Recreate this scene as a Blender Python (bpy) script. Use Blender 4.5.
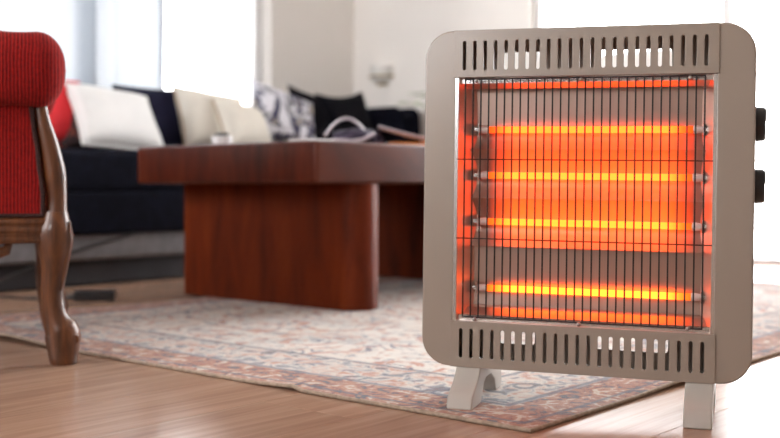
import bpy, bmesh, math, random
from mathutils import Vector, Matrix, noise
random.seed(7)
PI = math.pi
scene = bpy.context.scene
for o in list(bpy.data.objects): bpy.data.objects.remove(o)
col = scene.collection

# ------------------------------------------------------------------ camera, light, exposure
EYE = 0.336; FPX = 1083.0
cam_data = bpy.data.cameras.new('camera'); cam = bpy.data.objects.new('camera', cam_data); col.objects.link(cam)
cam.location = (0, 0, EYE); cam.rotation_euler = (PI/2, 0, 0)
cam_data.sensor_width = 36.0; cam_data.lens = 36.0*FPX/780.0
cam_data.shift_y = -35.0/780.0
cam_data.dof.use_dof = True; cam_data.dof.focus_distance = 1.56; cam_data.dof.aperture_fstop = 3.4
cam_data.clip_start = 0.02
scene.camera = cam

world = bpy.data.worlds.new('overcast_sky'); scene.world = world; world.use_nodes = True
bg = world.node_tree.nodes['Background']
bg.inputs['Color'].default_value = (0.985, 0.985, 1.0, 1); bg.inputs['Strength'].default_value = 8.0

vs = scene.view_settings
vs.view_transform = 'Standard'; vs.look = 'None'; vs.gamma = 1.0; vs.use_curve_mapping = False
vs.exposure = 0.84
scene.cycles.use_denoising = True
scene.cycles.max_bounces = 10; scene.cycles.diffuse_bounces = 6; scene.cycles.glossy_bounces = 6
scene.cycles.transparent_max_bounces = 24

# room frame: x runs along the window wall (t), y towards it (o), origin on the floor below the sofa front
TH = math.atan2(0.76, 0.65); F0 = Vector((-0.965, 3.58, 0))
CT, ST = math.cos(TH), math.sin(TH)
def RW(t, o, z=0.0): return Vector((F0.x + CT*t - ST*o, F0.y + ST*t + CT*o, z))
T0, T1, O0, O1, CEIL = -3.3, 2.32, -4.1, 0.98, 2.55

def portal(name, loc, rot, sx, sy):
    l = bpy.data.lights.new(name, 'AREA'); l.shape = 'RECTANGLE'; l.size = sx; l.size_y = sy
    l.cycles.is_portal = True
    ob = bpy.data.objects.new(name, l); col.objects.link(ob); ob.location = loc; ob.rotation_euler = rot
    return ob
# sky portals in the openings, added windows last (they give no light of their own)
portal('sky_portal', RW(0.15, O1+0.13, 1.5), (-PI/2, 0, TH), 2.9, 1.7)
portal('sky_portal', RW(T1+0.13, -1.945, 1.15), (-PI/2, 0, TH-PI/2), 1.61, 2.3)
portal('sky_portal', RW(T1+0.13, -0.66, 1.61), (-PI/2, 0, TH-PI/2), 0.96, 1.38)
portal('sky_portal', RW(T0-0.13, -0.15, 1.525), (-PI/2, 0, TH+PI/2), 1.9, 1.65)
portal('sky_portal', RW(T0-0.13, -2.075, 1.175), (-PI/2, 0, TH+PI/2), 0.85, 0.85)

# ------------------------------------------------------------------ node helpers
def new_mat(name):
    m = bpy.data.materials.new(name); m.use_nodes = True
    nt = m.node_tree; nt.nodes.clear()
    out = nt.nodes.new('ShaderNodeOutputMaterial')
    return m, nt, out
def N(nt, kind, **kw):
    n = nt.nodes.new('ShaderNode'+kind)
    for k, v in kw.items():
        if k in n.inputs: n.inputs[k].default_value = v
        else: setattr(n, k, v)
    return n
def L(nt, a, ao, b, bi): nt.links.new(a.outputs[ao], b.inputs[bi])
def rgb(c): return (c[0], c[1], c[2], 1.0)
def princ(nt, out, color=(0.8, 0.8, 0.8), rough=0.5, metal=0.0, **kw):
    p = N(nt, 'BsdfPrincipled')
    p.inputs['Base Color'].default_value = rgb(color); p.inputs['Roughness'].default_value = rough
    p.inputs['Metallic'].default_value = metal
    for k, v in kw.items(): p.inputs[k].default_value = v
    L(nt, p, 0, out, 'Surface'); return p
def bump(nt, p, src, so, strength=0.3, dist=0.002):
    b = N(nt, 'Bump'); b.inputs['Strength'].default_value = strength; b.inputs['Distance'].default_value = dist
    L(nt, src, so, b, 'Height'); L(nt, b, 0, p, 'Normal')
def ramp(nt, src, so, stops):
    r = N(nt, 'ValToRGB'); e = r.color_ramp.elements
    while len(e) < len(stops): e.new(0.5)
    for i, (pos, c) in enumerate(stops): e[i].position = pos; e[i].color = rgb(c) if len(c) == 3 else c
    L(nt, src, so, r, 'Fac'); return r
def coords(nt, scale=(1, 1, 1), kind='Object', rot=(0, 0, 0)):
    tc = N(nt, 'TexCoord'); mp = N(nt, 'Mapping')
    mp.inputs['Scale'].default_value = scale; mp.inputs['Rotation'].default_value = rot
    L(nt, tc, kind, mp, 'Vector'); return mp
def mixc(nt, fac, a, b, mode='MIX'):
    """fac/a/b: float or colour tuple or (node, socket)"""
    m = N(nt, 'Mix', data_type='RGBA', blend_type=mode)
    for idx, v in ((0, fac), (6, a), (7, b)):
        if isinstance(v, tuple) and hasattr(v[0], 'outputs'): nt.links.new(v[0].outputs[v[1]], m.inputs[idx])
        elif idx == 0: m.inputs[0].default_value = v
        else: m.inputs[idx].default_value = rgb(v)
    return (m, 2)
def mth(nt, op, a, b=None, c=None, clamp=False):
    m = N(nt, 'Math', operation=op, use_clamp=clamp)
    for i, v in enumerate((a, b, c)):
        if v is None: continue
        if isinstance(v, tuple): nt.links.new(v[0].outputs[v[1]], m.inputs[i])
        else: m.inputs[i].default_value = v
    return (m, 0)

def simple(name, color, rough=0.5, metal=0.0, var=0.06, nscale=8.0, bumpv=0.0, bscale=200.0, bdist=0.001, **kw):
    m, nt, out = new_mat(name)
    p = princ(nt, out, color, rough, metal, **kw)
    mp = coords(nt)
    n = N(nt, 'TexNoise'); n.inputs['Scale'].default_value = nscale; n.inputs['Detail'].default_value = 4
    L(nt, mp, 0, n, 'Vector')
    lo = tuple(max(0, c*(1-var*2)) for c in color); hi = tuple(min(1, c*(1+var*2)) for c in color)
    r = ramp(nt, n, 'Fac', [(0.3, lo), (0.7, hi)]); L(nt, r, 0, p, 'Base Color')
    if bumpv:
        b = N(nt, 'TexNoise'); b.inputs['Scale'].default_value = bscale; b.inputs['Detail'].default_value = 2
        L(nt, mp, 0, b, 'Vector'); bump(nt, p, b, 'Fac', bumpv, bdist)
    return m

def wood(name, dark, mid, light, rough=0.35, stretch=(1, 12, 12), scale=4.0, coat=0.0, spec=0.5):
    m, nt, out = new_mat(name)
    p = princ(nt, out, mid, rough); p.inputs['Specular IOR Level'].default_value = spec
    if coat: p.inputs['Coat Weight'].default_value = coat; p.inputs['Coat Roughness'].default_value = 0.15
    mp = coords(nt, stretch)
    n = N(nt, 'TexNoise'); n.inputs['Scale'].default_value = scale; n.inputs['Detail'].default_value = 7
    n.inputs['Roughness'].default_value = 0.6; n.inputs['Distortion'].default_value = 0.6
    L(nt, mp, 0, n, 'Vector')
    r = ramp(nt, n, 'Fac', [(0.28, dark), (0.5, mid), (0.72, light)]); L(nt, r, 0, p, 'Base Color')
    bump(nt, p, n, 'Fac', 0.08, 0.001)
    return m

def plank_material():
    m, nt, out = new_mat('laminate_planks')
    p = princ(nt, out, (0.4, 0.22, 0.14), 0.3); p.inputs['Specular IOR Level'].default_value = 0.26
    oi = N(nt, 'ObjectInfo'); tc = N(nt, 'TexCoord')
    add = N(nt, 'VectorMath', operation='ADD'); comb = N(nt, 'CombineXYZ')
    mu = mth(nt, 'MULTIPLY', (oi, 'Random'), 37.0)
    nt.links.new(mu[0].outputs[0], comb.inputs[0]); nt.links.new(mu[0].outputs[0], comb.inputs[1])
    L(nt, tc, 'Object', add, 0); L(nt, comb, 0, add, 1)
    mp = N(nt, 'Mapping'); mp.inputs['Scale'].default_value = (0.9, 16, 4); L(nt, add, 0, mp, 'Vector')
    n = N(nt, 'TexNoise'); n.inputs['Scale'].default_value = 2.2; n.inputs['Detail'].default_value = 8
    n.inputs['Roughness'].default_value = 0.62; n.inputs['Distortion'].default_value = 0.9
    L(nt, mp, 0, n, 'Vector')
    r = ramp(nt, n, 'Fac', [(0.22, (0.30, 0.175, 0.118)), (0.5, (0.41, 0.255, 0.178)), (0.78, (0.50, 0.335, 0.245))])
    tint = ramp(nt, oi, 'Random', [(0.0, (0.84, 0.82, 0.8)), (1.0, (1.08, 1.06, 1.04))])
    c = mixc(nt, 1.0, (r, 0), (tint, 0), 'MULTIPLY'); nt.links.new(c[0].outputs[c[1]], p.inputs['Base Color'])
    rr = N(nt, 'MapRange'); rr.inputs['To Min'].default_value = 0.14; rr.inputs['To Max'].default_value = 0.24
    L(nt, n, 'Fac', rr, 'Value'); L(nt, rr, 0, p, 'Roughness')
    bump(nt, p, n, 'Fac', 0.02, 0.0005)
    return m

def stripe_fabric(name, base, dark, period=0.0062, axis=0):
    m, nt, out = new_mat(name)
    p = princ(nt, out, base, 0.95); p.inputs['Specular IOR Level'].default_value = 0.2; p.inputs['Sheen Weight'].default_value = 0.08
    p.inputs['Sheen Tint'].default_value = (1, 0.35, 0.3, 1)
    tc = N(nt, 'TexCoord'); sep = N(nt, 'SeparateXYZ'); L(nt, tc, 'Object', sep, 0)
    nz = N(nt, 'TexNoise'); nz.inputs['Scale'].default_value = 25.0; L(nt, tc, 'Object', nz, 'Vector')
    x = mth(nt, 'MULTIPLY_ADD', (nz, 'Fac'), 0.004, (sep, axis))
    w = mth(nt, 'SINE', mth(nt, 'MULTIPLY', x, 2*PI/period))
    f = mth(nt, 'MULTIPLY_ADD', w, 0.5, 0.5)
    fine = N(nt, 'TexNoise'); fine.inputs['Scale'].default_value = 160.0; L(nt, tc, 'Object', fine, 'Vector')
    f2 = mth(nt, 'MULTIPLY_ADD', (fine, 'Fac'), 0.7, mth(nt, 'MULTIPLY_ADD', f, 0.7, -0.25), clamp=True)
    c = mixc(nt, f2, dark, base); nt.links.new(c[0].outputs[c[1]], p.inputs['Base Color'])
    b = N(nt, 'Bump'); b.inputs['Strength'].default_value = 0.7; b.inputs['Distance'].default_value = 0.0015
    nt.links.new(f2[0].outputs[0], b.inputs['Height']); L(nt, b, 0, p, 'Normal')
    return m

def glass_pane(name):
    m, nt, out = new_mat(name)
    t = N(nt, 'BsdfTransparent'); g = N(nt, 'BsdfGlossy'); g.inputs['Roughness'].default_value = 0.01
    fr = N(nt, 'Fresnel'); fr.inputs['IOR'].default_value = 1.45
    mx = N(nt, 'MixShader'); L(nt, fr, 0, mx, 0); L(nt, t, 0, mx, 1); L(nt, g, 0, mx, 2); L(nt, mx, 0, out, 'Surface')
    return m

def sheer(name):
    m, nt, out = new_mat(name)
    t = N(nt, 'BsdfTransparent'); t.inputs['Color'].default_value = (0.97, 0.98, 1, 1)
    tr = N(nt, 'BsdfTranslucent'); tr.inputs['Color'].default_value = (0.115, 0.130, 0.148, 1)
    d = N(nt, 'BsdfDiffuse'); d.inputs['Color'].default_value = (0.66, 0.70, 0.75, 1)
    a = N(nt, 'MixShader'); a.inputs[0].default_value = 0.35; L(nt, tr, 0, a, 1); L(nt, d, 0, a, 2)
    mp = coords(nt, (400, 1, 400)); w = N(nt, 'TexNoise'); w.inputs['Scale'].default_value = 1.0; L(nt, mp, 0, w, 'Vector')
    f = N(nt, 'MapRange'); f.inputs['To Min'].default_value = 0.93; f.inputs['To Max'].default_value = 0.98; L(nt, w, 'Fac', f, 'Value')
    b = N(nt, 'MixShader'); L(nt, f, 0, b, 0); L(nt, t, 0, b, 1); L(nt, a, 0, b, 2); L(nt, b, 0, out, 'Surface')
    return m

def tube_material(name, g, blue, half, r=5.4):
    m, nt, out = new_mat(name)
    e = N(nt, 'Emission')
    tc = N(nt, 'TexCoord'); sep = N(nt, 'SeparateXYZ'); L(nt, tc, 'Object', sep, 0)
    ax = mth(nt, 'ABSOLUTE', (sep, 0))
    mr = N(nt, 'MapRange', interpolation_type='SMOOTHSTEP')
    nt.links.new(ax[0].outputs[0], mr.inputs['Value'])
    mr.inputs['From Min'].default_value = half*0.72; mr.inputs['From Max'].default_value = half
    mr.inputs['To Min'].default_value = 1.0; mr.inputs['To Max'].default_value = 0.25
    e.inputs['Color'].default_value = (r, g, blue, 1)
    L(nt, mr, 0, e, 'Strength'); L(nt, e, 0, out, 'Surface')
    return m

# ------------------------------------------------------------------ mesh helpers
class MB:
    def __init__(self): self.v = []; self.f = []
    def add(self, vs_, fs):
        k = len(self.v); self.v += [tuple(x) for x in vs_]; self.f += [tuple(i+k for i in f) for f in fs]; return self
    def box(self, lo, hi):
        x0, y0, z0 = lo; x1, y1, z1 = hi
        return self.add([(x0,y0,z0),(x1,y0,z0),(x1,y1,z0),(x0,y1,z0),(x0,y0,z1),(x1,y0,z1),(x1,y1,z1),(x0,y1,z1)],
                        [(0,3,2,1),(4,5,6,7),(0,1,5,4),(1,2,6,5),(2,3,7,6),(3,0,4,7)])
    def tube(self, path, radii, n=10, closed=False, squash=None):
        """sweep; radii: number, or list of r or (ra, rb)"""
        P = [Vector(p) for p in path]; m = len(P)
        if isinstance(radii, (int, float)): radii = [radii]*m
        rings = []; ref = None
        for i in range(m):
            if closed: d = P[(i+1) % m]-P[i-1]
            else: d = P[min(i+1, m-1)]-P[max(i-1, 0)]
            d.normalize()
            if ref is None: ref = Vector((0, 1, 0)) if abs(d.y) < 0.8 else Vector((0, 0, 1))
            a = (ref-d*ref.dot(d)).normalized(); b = d.cross(a)
            ref = a
            r = radii[i]; ra, rb = (r if isinstance(r, tuple) else (r, r))
            rings.append([P[i]+a*ra*math.cos(2*PI*k/n)+b*rb*math.sin(2*PI*k/n) for k in range(n)])
        vs_ = [p for r in rings for p in r]; fs = []
        for i in range(m if closed else m-1):
            j = (i+1) % m
            for k in range(n):
                fs.append((i*n+k, i*n+(k+1) % n, j*n+(k+1) % n, j*n+k))
        if not closed: fs += [tuple(range(n-1, -1, -1)), tuple((m-1)*n+k for k in range(n))]
        return self.add(vs_, fs)
    def lathe(self, prof, n=24, c=(0, 0, 0)):
        vs_ = []; fs = []; m = len(prof)
        for (r, z) in prof:
            for k in range(n): vs_.append((c[0]+r*math.cos(2*PI*k/n), c[1]+r*math.sin(2*PI*k/n), c[2]+z))
        for i in range(m-1):
            for k in range(n): fs.append((i*n+k, i*n+(k+1) % n, (i+1)*n+(k+1) % n, (i+1)*n+k))
        fs += [tuple(range(n-1, -1, -1)), tuple((m-1)*n+k for k in range(n))]
        return self.add(vs_, fs)
    def prism(self, prof, x0, x1, axis='x'):
        """closed profile (a,b) swept between x0 and x1 along an axis"""
        n = len(prof)
        def P(x, p): return (x, p[0], p[1]) if axis == 'x' else ((p[0], x, p[1]) if axis == 'y' else (p[0], p[1], x))
        vs_ = [P(x0, p) for p in prof]+[P(x1, p) for p in prof]
        fs = [tuple(range(n-1, -1, -1)), tuple(range(n, 2*n))]+[(i, (i+1) % n, n+(i+1) % n, n+i) for i in range(n)]
        return self.add(vs_, fs)
    def mesh(self, name, smooth=False):
        me = bpy.data.meshes.new(name); me.from_pydata(self.v, [], self.f)
        bm = bmesh.new(); bm.from_mesh(me); bmesh.ops.recalc_face_normals(bm, faces=bm.faces); bm.to_mesh(me); bm.free()
        if smooth:
            for p in me.polygons: p.use_smooth = True
            me.set_sharp_from_angle(angle=math.radians(48))
        me.update(); return me

def obj(name, me, mat, parent=None, loc=(0, 0, 0), rot=(0, 0, 0), bevel=0.0, seg=3, sub=0, smooth=False):
    if isinstance(me, MB): me = me.mesh(name, smooth)
    ob = bpy.data.objects.new(name, me); col.objects.link(ob)
    if mat is not None and not me.materials: me.materials.append(mat)
    ob.parent = parent; ob.location = loc; ob.rotation_euler = rot
    if bevel:
        b = ob.modifiers.new('bevel', 'BEVEL'); b.width = bevel; b.segments = seg; b.limit_method = 'ANGLE'; b.angle_limit = math.radians(40)
        b.harden_normals = False
        for p in me.polygons: p.use_smooth = True
        w = ob.modifiers.new('normals', 'WEIGHTED_NORMAL')
    if sub:
        s = ob.modifiers.new('subdivision', 'SUBSURF'); s.levels = sub; s.render_levels = sub
    return ob
def empty(name, loc=(0, 0, 0), rot=(0, 0, 0)):
    e = bpy.data.objects.new(name, None); col.objects.link(e); e.location = loc; e.rotation_euler = rot; e.empty_display_size = 0.05
    return e
def tag(o, label, cat, group=None, kind=None):
    o['label'] = label; o['category'] = cat
    if group: o['group'] = group
    if kind: o['kind'] = kind
    return o
def struct(o, label=None, cat=None):
    o['kind'] = 'structure'
    if label: o['label'] = label
    if cat: o['category'] = cat
    return o

def rrect(x0, z0, x1, z1, radii, n=8):
    """outline, radii for (bl, br, tr, tl)"""
    pts = []
    for (cx, cz, a0, r) in ((x0, z0, PI, radii[0]), (x1, z0, 1.5*PI, radii[1]), (x1, z1, 0, radii[2]), (x0, z1, 0.5*PI, radii[3])):
        sx = 1 if cx == x0 else -1; sz = 1 if cz == z0 else -1
        if r <= 0: pts.append((cx, cz)); continue
        for k in range(n+1):
            a = a0+0.5*PI*k/n
            pts.append((cx+sx*r+r*math.cos(a), cz+sz*r+r*math.sin(a)))
    return pts
def stadium(x, z0, z1, w, n=5):
    r = w/2; pts = []
    for k in range(n+1): a = PI+PI*k/n; pts.append((x+r*math.cos(a), z0+r+r*math.sin(a)))
    for k in range(n+1): a = PI*k/n; pts.append((x+r*math.cos(a), z1-r+r*math.sin(a)))
    return pts
def plate(name, outline, holes, depth, bev=0.0, bres=2):
    """a plate standing in the xz plane, front at y=0, going back to y=depth, with real holes"""
    c = bpy.data.curves.new(name, 'CURVE'); c.dimensions = '2D'; c.fill_mode = 'BOTH'
    def ins(pts, d):
        if d == 0: return pts
        q = []; n = len(pts)
        area = sum(pts[i][0]*pts[(i+1) % n][1]-pts[(i+1) % n][0]*pts[i][1] for i in range(n))
        s = 1 if area > 0 else -1
        for i in range(n):
            p0, p1, p2 = Vector(pts[i-1]), Vector(pts[i]), Vector(pts[(i+1) % n])
            d1 = (p1-p0).normalized(); d2 = (p2-p1).normalized()
            n1 = Vector((-d1.y, d1.x)); n2 = Vector((-d2.y, d2.x))
            b = n1+n2; b = b/max(b.dot(n1), 0.3)
            q.append(tuple(p1+b*d*s))
        return q
    for pts in [ins(outline, bev)]+[ins(h, -bev) if bev else h for h in holes]:
        s = c.splines.new('POLY'); s.points.add(len(pts)-1); s.use_cyclic_u = True
        for i, p in enumerate(pts): s.points[i].co = (p[0], p[1], 0, 1)
    c.extrude = depth/2-bev; c.bevel_depth = bev; c.bevel_resolution = bres
    tmp = bpy.data.objects.new(name, c); col.objects.link(tmp)
    dg = bpy.context.evaluated_depsgraph_get()
    me = bpy.data.meshes.new_from_object(tmp.evaluated_get(dg))
    bpy.data.objects.remove(tmp); bpy.data.curves.remove(c)
    me.transform(Matrix.Translation((0, depth/2, 0)) @ Matrix.Rotation(PI/2, 4, 'X'))
    me.materials.clear(); me.name = name
    return me

# ------------------------------------------------------------------ materials
M = {}
M['wall'] = simple('painted_plaster', (0.84, 0.805, 0.765), 0.85, var=0.012, nscale=2.0, bumpv=0.05, bscale=120)
M['dimming_wall'] = simple('taupe_dimming_plaster', (0.52, 0.47, 0.42), 0.9, var=0.01, nscale=2.0)  # unseen walls, colour darkened to cut bounce light on the heater
M['ceiling'] = simple('white_ceiling', (0.88, 0.87, 0.85), 0.9, var=0.01, nscale=2.0)
M['planks'] = plank_material()
M['subfloor'] = simple('subfloor_board', (0.22, 0.11, 0.07), 0.8)
M['window_white'] = simple('white_window_frame', (0.8, 0.8, 0.8), 0.4, var=0.01)
M['glass'] = glass_pane('window_glass')
M['sheer'] = sheer('sheer_curtain')
M['beige'] = simple('warm_grey_enamel', (0.315, 0.258, 0.212), 0.30, var=0.02, nscale=3.0, bumpv=0.04, bscale=900, bdist=0.0003, **{'Specular IOR Level': 0.9})
M['beige_in'] = simple('brown_grey_inner_plate', (0.30, 0.24, 0.21), 0.6, var=0.03)
M['foot'] = simple('light_grey_plastic', (0.48, 0.44, 0.395), 0.5, var=0.02, bumpv=0.04, bscale=900, bdist=0.0003)
M['black'] = simple('black_plastic', (0.012, 0.012, 0.014), 0.35, var=0.05)
M['wire'] = simple('black_enamel_wire', (0.008, 0.006, 0.006), 0.55, var=0.05)
M['chrome'] = simple('bright_steel', (0.75, 0.74, 0.73), 0.22, 1.0, var=0.02)
M['reflector'] = simple('polished_reflector', (0.56, 0.43, 0.37), 0.36, 1.0, var=0.02, nscale=6)
M['chamber'] = simple('satin_galvanised_steel', (0.80, 0.72, 0.67), 0.40, 1.0, var=0.03, nscale=20)
M['ceramic'] = simple('pale_ceramic', (0.75, 0.62, 0.58), 0.5, var=0.03)
M['screw'] = simple('screw_steel', (0.38, 0.36, 0.34), 0.3, 1.0, var=0.05)
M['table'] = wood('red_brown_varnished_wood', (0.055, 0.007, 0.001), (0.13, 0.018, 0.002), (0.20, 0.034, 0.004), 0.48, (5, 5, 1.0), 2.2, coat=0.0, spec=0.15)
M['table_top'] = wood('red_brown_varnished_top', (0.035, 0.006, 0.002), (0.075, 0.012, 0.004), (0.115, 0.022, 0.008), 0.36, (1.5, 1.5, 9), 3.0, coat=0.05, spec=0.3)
M['chair_wood'] = wood('carved_brown_wood', (0.025, 0.007, 0.002), (0.095, 0.029, 0.008), (0.18, 0.062, 0.018), 0.36, (10, 10, 1.5), 5.0, coat=0.3)
M['red'] = stripe_fabric('ribbed_red_fabric', (0.40, 0.012, 0.010), (0.10, 0.005, 0.005))
M['gimp'] = simple('dark_braid', (0.035, 0.012, 0.010), 0.9, var=0.3, nscale=200, bumpv=0.8, bscale=300)
M['navy'] = simple('navy_sofa_fabric', (0.0045, 0.005, 0.011), 0.95, var=0.2, nscale=30, bumpv=0.2, bscale=500, **{'Specular IOR Level': 0.12})
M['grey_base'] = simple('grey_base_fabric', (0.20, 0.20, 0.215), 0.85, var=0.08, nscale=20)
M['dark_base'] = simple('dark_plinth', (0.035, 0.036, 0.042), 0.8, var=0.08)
M['c_red'] = simple('bright_red_fabric', (0.62, 0.012, 0.02), 0.85, var=0.05)
M['c_white'] = simple('white_cotton', (0.80, 0.80, 0.79), 0.9, var=0.02)
M['c_cream'] = simple('cream_fabric', (0.74, 0.70, 0.62), 0.9, var=0.03)
M['c_tan'] = simple('tan_fabric', (0.46, 0.36, 0.26), 0.9, var=0.05)
M['c_navy'] = simple('navy_cotton', (0.013, 0.013, 0.034), 0.95, var=0.1, **{'Specular IOR Level': 0.15})
M['c_black'] = simple('black_cotton', (0.006, 0.006, 0.009), 0.95, var=0.1, **{'Specular IOR Level': 0.12})
M['lilac'] = simple('pale_lilac_vinyl', (0.62, 0.55, 0.60), 0.35, var=0.05)
M['plum'] = simple('dark_plum_fabric', (0.035, 0.025, 0.055), 0.7, var=0.2, nscale=30)
M['orange'] = simple('orange_card', (0.72, 0.23, 0.05), 0.6, var=0.04)
M['paper'] = simple('white_paper', (0.82, 0.82, 0.83), 0.6, var=0.01)
M['leaf'] = simple('pale_green_leaf', (0.30, 0.36, 0.20), 0.5, var=0.15, nscale=15)
M['pot'] = simple('terracotta_pot', (0.40, 0.19, 0.12), 0.7, var=0.08)
M['soil'] = simple('dark_soil', (0.03, 0.02, 0.014), 0.95, var=0.3, nscale=60)
M['concrete'] = simple('pale_concrete', (0.55, 0.54, 0.52), 0.85, var=0.05, nscale=5)
M['rail'] = simple('beige_handrail', (0.52, 0.44, 0.36), 0.5, var=0.03)
M['lampshade'] = simple('frosted_lamp_bowl', (0.72, 0.71, 0.68), 0.5, var=0.02)
M['brass'] = simple('aged_brass', (0.42, 0.32, 0.18), 0.4, 1.0, var=0.05)
M['baseboard'] = simple('white_baseboard', (0.72, 0.70, 0.67), 0.5, var=0.01)
M['binding'] = simple('rug_binding', (0.38, 0.29, 0.22), 0.95, var=0.12, nscale=120, bumpv=0.6, bscale=700)

def patterned(name, colors, scale):
    m, nt, out = new_mat(name); p = princ(nt, out, colors[0], 0.9)
    mp = coords(nt); n = N(nt, 'TexNoise'); n.inputs['Scale'].default_value = scale; n.inputs['Detail'].default_value = 3
    n.inputs['Distortion'].default_value = 1.5; L(nt, mp, 0, n, 'Vector')
    st = [(0.0, colors[0])]+[(0.40+0.09*i, c) for i, c in enumerate(colors[1:])]
    r = ramp(nt, n, 'Fac', st); r.color_ramp.interpolation = 'CONSTANT'; L(nt, r, 0, p, 'Base Color'); return m
M['c_leaf'] = patterned('black_white_floral', [(0.02, 0.02, 0.035), (0.80, 0.80, 0.86), (0.06, 0.06, 0.12), (0.55, 0.5, 0.44)], 7.0)
M['c_darkprint'] = patterned('dark_brown_print', [(0.02, 0.010, 0.010), (0.03, 0.012, 0.014), (0.16, 0.035, 0.02), (0.025, 0.012, 0.012)], 9.0)

# ------------------------------------------------------------------ the room
def room_obj(name, mb, mat, **kw):
    return obj(name, mb, mat, None, tuple(F0), (0, 0, TH), **kw)
fl = struct(room_obj('floor', MB().box((T0, O0, -0.12), (T1+0.2, O1+0.2, -0.009)), M['subfloor']), 'warm brown wood laminate floor', 'floor')
PW, PL, GAP = 0.19, 1.285, 0.0002
row = 0; o = O0
full = None
while o < O1-1e-4:
    w = min(PW, O1-o); t = T0-((row*0.47) % 1.0)*PL
    while t < T1:
        a, b = max(t, T0), min(t+PL, T1)
        if b-a > 0.02:
            key_full = abs((b-a)-PL) < 1e-6 and abs(w-PW) < 1e-6
            if key_full and full: me = full
            else:
                x, y, z, c = (b-a)/2-GAP, w/2-GAP, 0.0, 0.0006
                mb = MB()
                mb.add([(-x,-y,-0.009),(x,-y,-0.009),(x,y,-0.009),(-x,y,-0.009),(-x,-y,-c),(x,-y,-c),(x,y,-c),(-x,y,-c),
                        (-x+c,-y+c,0),(x-c,-y+c,0),(x-c,y-c,0),(-x+c,y-c,0)],
                       [(0,3,2,1)]+[(i,(i+1)%4,4+(i+1)%4,4+i) for i in range(4)]+[(4+i,4+(i+1)%4,8+(i+1)%4,8+i) for i in range(4)]+[(8,9,10,11)])
                me = mb.mesh('plank'); me.materials.append(M['planks'])
                if key_full: full = me
            obj('plank', me, None, fl, ((a+b)/2, o+w/2, 0))
        t += PL
    o += PW; row += 1
struct(room_obj('ceiling', MB().box((T0, O0, CEIL), (T1+0.2, O1+0.2, CEIL+0.15)), M['ceiling']), 'white ceiling above the room', 'ceiling')

def wall_with_hole(name, along, a0, a1, plane0, plane1, holes, mat):
    """along 'x' or 'y'; holes: (h0, h1, z0, z1) in order along the wall"""
    mb = MB()
    def bx(p, q, za, zb):
        if q-p < 1e-4 or zb-za < 1e-4: return
        mb.box((p, plane0, za), (q, plane1, zb)) if along == 'x' else mb.box((plane0, p, za), (plane1, q, zb))
    at_ = a0
    for h0, h1, z0, z1 in holes:
        bx(at_, h0, 0, CEIL); bx(h0, h1, 0, z0); bx(h0, h1, z1, CEIL); at_ = h1
    bx(at_, a1, 0, CEIL)
    return struct(room_obj(name, mb, mat))
W1 = (-1.35, 1.70, 0.68, 2.35)
W2 = (-2.75, -1.14, 0.0, 2.3)
W5 = (-1.14, -0.175, 0.92, 2.3)  # invented sill: the hidden low wall below darkens the floor reflection
W3 = (-1.1, 0.8, 0.7, 2.35)  # unseen window, added to light the far walls from behind the camera
W4 = (-2.5, -1.65, 0.75, 1.6)  # unseen window, added for its gloss on the heater's upper left
wall_with_hole('wall_back', 'x', T0-0.2, T1+0.2, O1, O1+0.2, [W1], M['wall'])['label'] = 'greige plaster wall with the curtained window behind the sofa'
wall_with_hole('wall_right', 'y', O0, O1, T1, T1+0.12, [W2, W5], M['wall'])['label'] = 'greige plaster wall with the bright balcony door'
wall_with_hole('wall_left', 'y', O0, O1, T0-0.2, T0, [W4, W3], M['dimming_wall'])['label'] = 'unseen plaster wall, taupe to dim bounce light, with two added windows'
struct(room_obj('wall_front', MB().box((T0-0.2, O0-0.2, 0), (T1+0.2, O0, CEIL)), M['dimming_wall']), 'unseen plain plaster wall, taupe to dim bounce light')

def window(name, along, w, plane, cuts, label, F=0.055):
    """frame, mullions and one pane per light"""
    e = empty(name, tuple(F0), (0, 0, TH)); struct(e, label, 'window')
    h0, h1, z0, z1 = w; D = 0.035
    def put(nm, p, q, za, zb, d, mat):
        mb = MB()
        mb.box((p, plane-d, za), (q, plane+d, zb)) if along == 'x' else mb.box((plane-d, p, za), (plane+d, q, zb))
        return obj(nm, mb, mat, e)
    put('window_frame', h0, h0+F, z0, z1, D, M['window_white']); put('window_frame', h1-F, h1, z0, z1, D, M['window_white'])
    put('window_frame', h0+F, h1-F, z1-F, z1, D, M['window_white']); put('window_frame', h0+F, h1-F, z0, z0+F, D, M['window_white'])
    xs = [h0+F]
    for c in cuts:
        put('mullion', c-0.03, c+0.03, z0+F, z1-F, D, M['window_white']); xs += [c-0.03, c+0.03]
    xs.append(h1-F)
    for i in range(0, len(xs), 2): put('pane', xs[i], xs[i+1], z0+F, z1-F, 0.003, M['glass'])
    return e
window('window_1', 'x', W1, O1+0.1, (-0.38, 0.665), 'bright window with white frame behind the sofa')
window('window_2', 'y', W2, T1+0.085, (-1.95,), 'overexposed glazed balcony door behind the heater', 0.022)
window('window_5', 'y', W5, T1+0.085, (), 'overexposed window beside the balcony door', 0.022)
window('added_window_3', 'y', W3, T0-0.1, (-0.15,), 'unseen wide white framed window added to light the far walls')
window('added_window_4', 'y', W4, T0-0.1, (), 'unseen single pane window added to brighten the heater front')

# baseboards
struct(room_obj('baseboard_back', MB().box((T0, O1-0.015, 0), (T1, O1, 0.08)), M['baseboard'], bevel=0.003))
bb = MB().box((T1-0.015, W2[1], 0), (T1, O1-0.015, 0.08)).box((T1-0.015, O0, 0), (T1, W2[0], 0.08))
struct(room_obj('baseboard_right', bb, M['baseboard'], bevel=0.003))

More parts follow.
